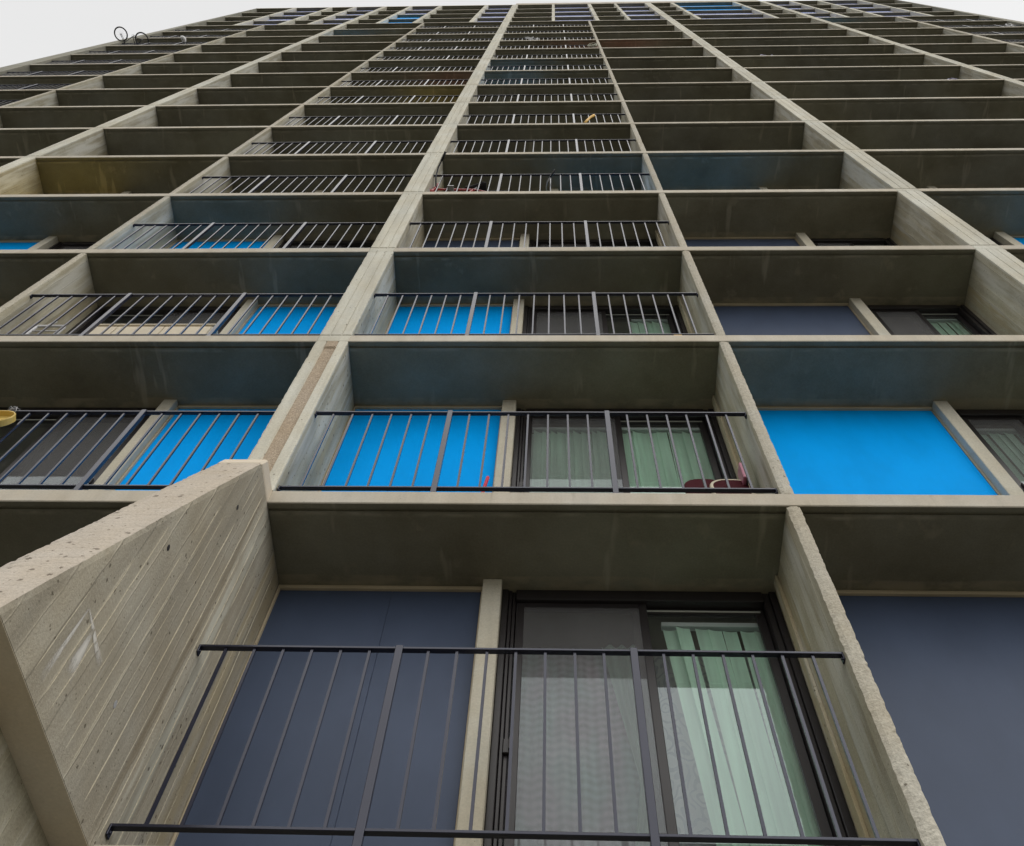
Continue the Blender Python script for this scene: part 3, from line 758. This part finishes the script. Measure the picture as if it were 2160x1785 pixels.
def chair(x, y, row, rot, seat_mat, rim_mat, label, sz=1.0, rim=.012):
    c = empty('chair', (x, y, zt(row)), rot=(0, 0, R(rot)), scale=(1, 1, sz))
    def rrect(w, h, rr, n=7):
        P = [(-w/2, 0)]
        for i in range(n): a = math.pi - i/(n-1)*math.pi/2; P.append((-w/2+rr+rr*math.cos(a), h-rr+rr*math.sin(a)))
        for i in range(n): a = math.pi/2 - i/(n-1)*math.pi/2; P.append((w/2-rr+rr*math.cos(a), h-rr+rr*math.sin(a)))
        P.append((w/2, 0)); return P
    pr = rrect(.255, .40, .10)
    m = MB(); m.rings([[(px, -.012 + .02*(pz/.4), .34+pz) for px, pz in pr], [(px, .016 + .02*(pz/.4), .34+pz) for px, pz in pr]]); m.build('backrest', seat_mat, c)
    m = MB(); m.tube([(px*1.02, .002+.02*(pz/.4), .34+pz*1.02) for px, pz in pr], rim, 8); m.build('back_rim', rim_mat, c)
    m = MB(); m.box(-.14, .14, .02, .27, .33, .37, .015); m.build('seat', seat_mat, c)
    for sx in (-1, 1):
        for yy in (.0, .25):
            m = MB(); m.tube([(sx*.13, yy, .34), (sx*.14, yy + (.02 if yy else -.02), 0)], .011); m.build('leg', rim_mat, c)
    return tag(c, label, 'chair', 'small chairs on the first balcony')
chair(2.965, .26, 1, 0, 'maroon', 'cream', 'maroon chair back with a cream rim behind the bottom rail', .87, .017)
chair(2.80, .31, 1, 0, 'maroon', 'maroon', 'all-maroon chair back left of the cream-rimmed chair')
o = empty('pink_board', (3.055, .25, zt(1))); m = MB(); m.box(-.012, .012, -.05, .05, .57, .775, .004); m.build('board', 'pink', o)
m = MB(); m.box(.012, .022, -.05, .05, .56, .785, .003); m.build('backing', 'black', o); m = MB(); m.tube([(.03, 0, 0), (.03, 0, .70)], .010); m.build('pole', 'cream', o)
tag(o, 'pink board on a pole beside the thin wall behind the chairs', 'board')
m = MB(); m.tube([(0, 0, 0), (.03, .05, .40), (.055, .08, .72)], .013); m.tube([(.02, .04, .28), (.03, .05, .42)], .019)
o = m.build('red_stick', 'redplastic', loc=(1.245, .22, zt(1))); tag(o, 'red stick leaning in front of the blue panel near the pier', 'stick')
# yellow dish hung on the rail
m = MB(); rg = []
for r_, z_ in ((.001, .0), (.13, .0), (.150, .006), (.155, .045), (.162, .047), (.165, .040), (.158, -.004), (.14, -.012), (.001, -.012)):
    rg.append([(r_*math.cos(a*math.pi/20), r_*math.sin(a*math.pi/20), z_) for a in range(40)])
m.rings(rg, caps=False); dish = empty('hanging_dish', (-2.315, .012, zt(1)+.985), rot=(R(80), R(-6), 0))
m.build('dish', 'yellow_plastic', dish)
m = MB(); m.box(-.05, .04, -.06, .02, .001, .004); m.build('sticker', 'white', dish)
tag(dish, 'yellow plastic dish hanging from the railing at the left edge', 'dish')
tie = MB()
for i in range(7):
    a = i*.9; tie.tube([(-.02*math.cos(a), .0, .0), (.03*math.cos(a*1.7), -.02, .02+.02*math.sin(a)), (.045*math.sin(a*2.3), .01*math.cos(a), .045*math.cos(a))], .004, 5)
o = tie.build('wire_tie', 'steel', loc=(-2.27, .022, zt(1)+1.205)); tag(o, 'knotted wire tie on the rail above the yellow dish', 'wire')
# second balcony of the left bay: cream cabinet and a white rack
cab = empty('cabinet', (-2.21, .45, zt(2)))
m = MB(); m.box(-.60, .60, -.11, .12, .02, 1.13, .01); m.build('carcass', 'cardboard', cab)
m = MB(); m.box(-.62, .62, -.13, .13, 1.132, 1.16, .006); m.build('top_board', 'cardboard', cab)
for i in range(5):
    m = MB(); m.box(-.59+i*.238, -.365+i*.238, -.122, -.112, .06, 1.10, .004); m.build('front_board', 'cardboard', cab)
tag(cab, 'cream low cabinet behind the railing of the left balcony', 'cabinet')
rk = empty('drying_rack', (-3.14, .26, zt(2)))
m = MB(); m.tube([(-.15, 0, 0), (-.15, 0, .90), (-.14, 0, .93), (.12, 0, .93), (.135, 0, .90), (.135, 0, 0)], .014); m.build('frame', 'white', rk)
for i in range(5):
    m = MB(); m.tube([(-.15, 0, .2+i*.15), (.135, 0, .2+i*.15)], .007); m.build('bar', 'white', rk)
m = MB(); m.tube([(-.07, .01, .93), (-.05, .02, 1.12)], .012); m.build('hook', 'white', rk)
tag(rk, 'white tubular rack standing beside the thin wall on the left balcony', 'rack')
m = MB(); m.prism_x([(0, 0), (.10, 0), (.0, .055)], 0, .07); o = m.build('wedge', 'orange', loc=(2.80, .02, zt(2)+.003)); tag(o, 'small amber wedge lying under the bottom rail beside the thin wall', 'wedge')
m = MB(); m.tube([(0, 0, 0), (.06, -.02, .22), (.13, -.05, .40), (.20, -.07, .50)], .024, 8); o = m.build('amber_tube', 'orange', loc=(2.33, .03, zt(6)+.10)); tag(o, 'amber curved tube poking through a railing high in the middle bay', 'tube')
def scribble(name, loc, n, sz, mat, label, cat, seed, r=.010):
    rg = random.Random(seed); m = MB()
    for i in range(n):
        c = (rg.uniform(-sz, sz), rg.uniform(-.04, .04), rg.uniform(.0, sz*1.6)); rr = rg.uniform(.07, .16); a0 = rg.uniform(0, 6)
        m.tube([(c[0]+rr*math.cos(a0+k*.5), c[1]+.03*math.sin(k), c[2]+rr*math.sin(a0+k*.5)) for k in range(rg.randint(7, 13))], r, 5)
    return tag(m.build(name, mat, loc=loc), label, cat)
scribble('wire_bundle', (2.98, .0, zt(11)+.75), 9, .12, 'leaf', 'tangled pale stems tied to a railing end beside the thin wall', 'stems', 3)
scribble('wire_bundle', (1.05, .02, zt(12)+.55), 7, .18, 'white', 'white tangle on a railing far up the middle bay', 'tangle', 5)
scribble('cloth_bundle', (-9.05, .08, zt(7)+.05), 8, .10, 'lilac', 'lilac bundle lying on the edge of an open balcony at left', 'bundle', 8, .02)
scribble('cloth_bundle', (7.78, .06, zt(10)+.04), 6, .06, 'lilac', 'small lilac bundle on a slab edge of the wide bay, higher up', 'bundle', 9, .02)
scribble('cloth_bundle', (10.9, .06, zt(8)+.04), 6, .06, 'lilac', 'small lilac bundle on a slab edge near the right column', 'bundle', 10, .02)
scribble('cloth_bundle', (18.05, .05, zt(13)+.8), 6, .10, 'white', 'pale bundle tied to a railing at the far right end', 'bundle', 11, .014)
# white rolled cloth standing in the railing beside the hung bicycle
m = MB(); a, b = Vector((-11.16, -.15, 38.05)), Vector((-11.02, .11, 37.96)); base_ = Vector((-11.12, .03, zt(12)+1.29))
pts = [a + (b-a)*(i/8) + Vector((.05*math.sin(i*.5), .01*math.sin(i), 0)) - base_ for i in range(9)]
m.tube(pts, [.03, .07, .085, .08, .07, .065, .06, .055, .05], 10)
o = m.build('white_cloth', 'white', loc=(-11.12, .03, zt(12)+1.29)); tag(o, 'white rolled cloth stuck in the railing right of the hung bicycle', 'cloth')
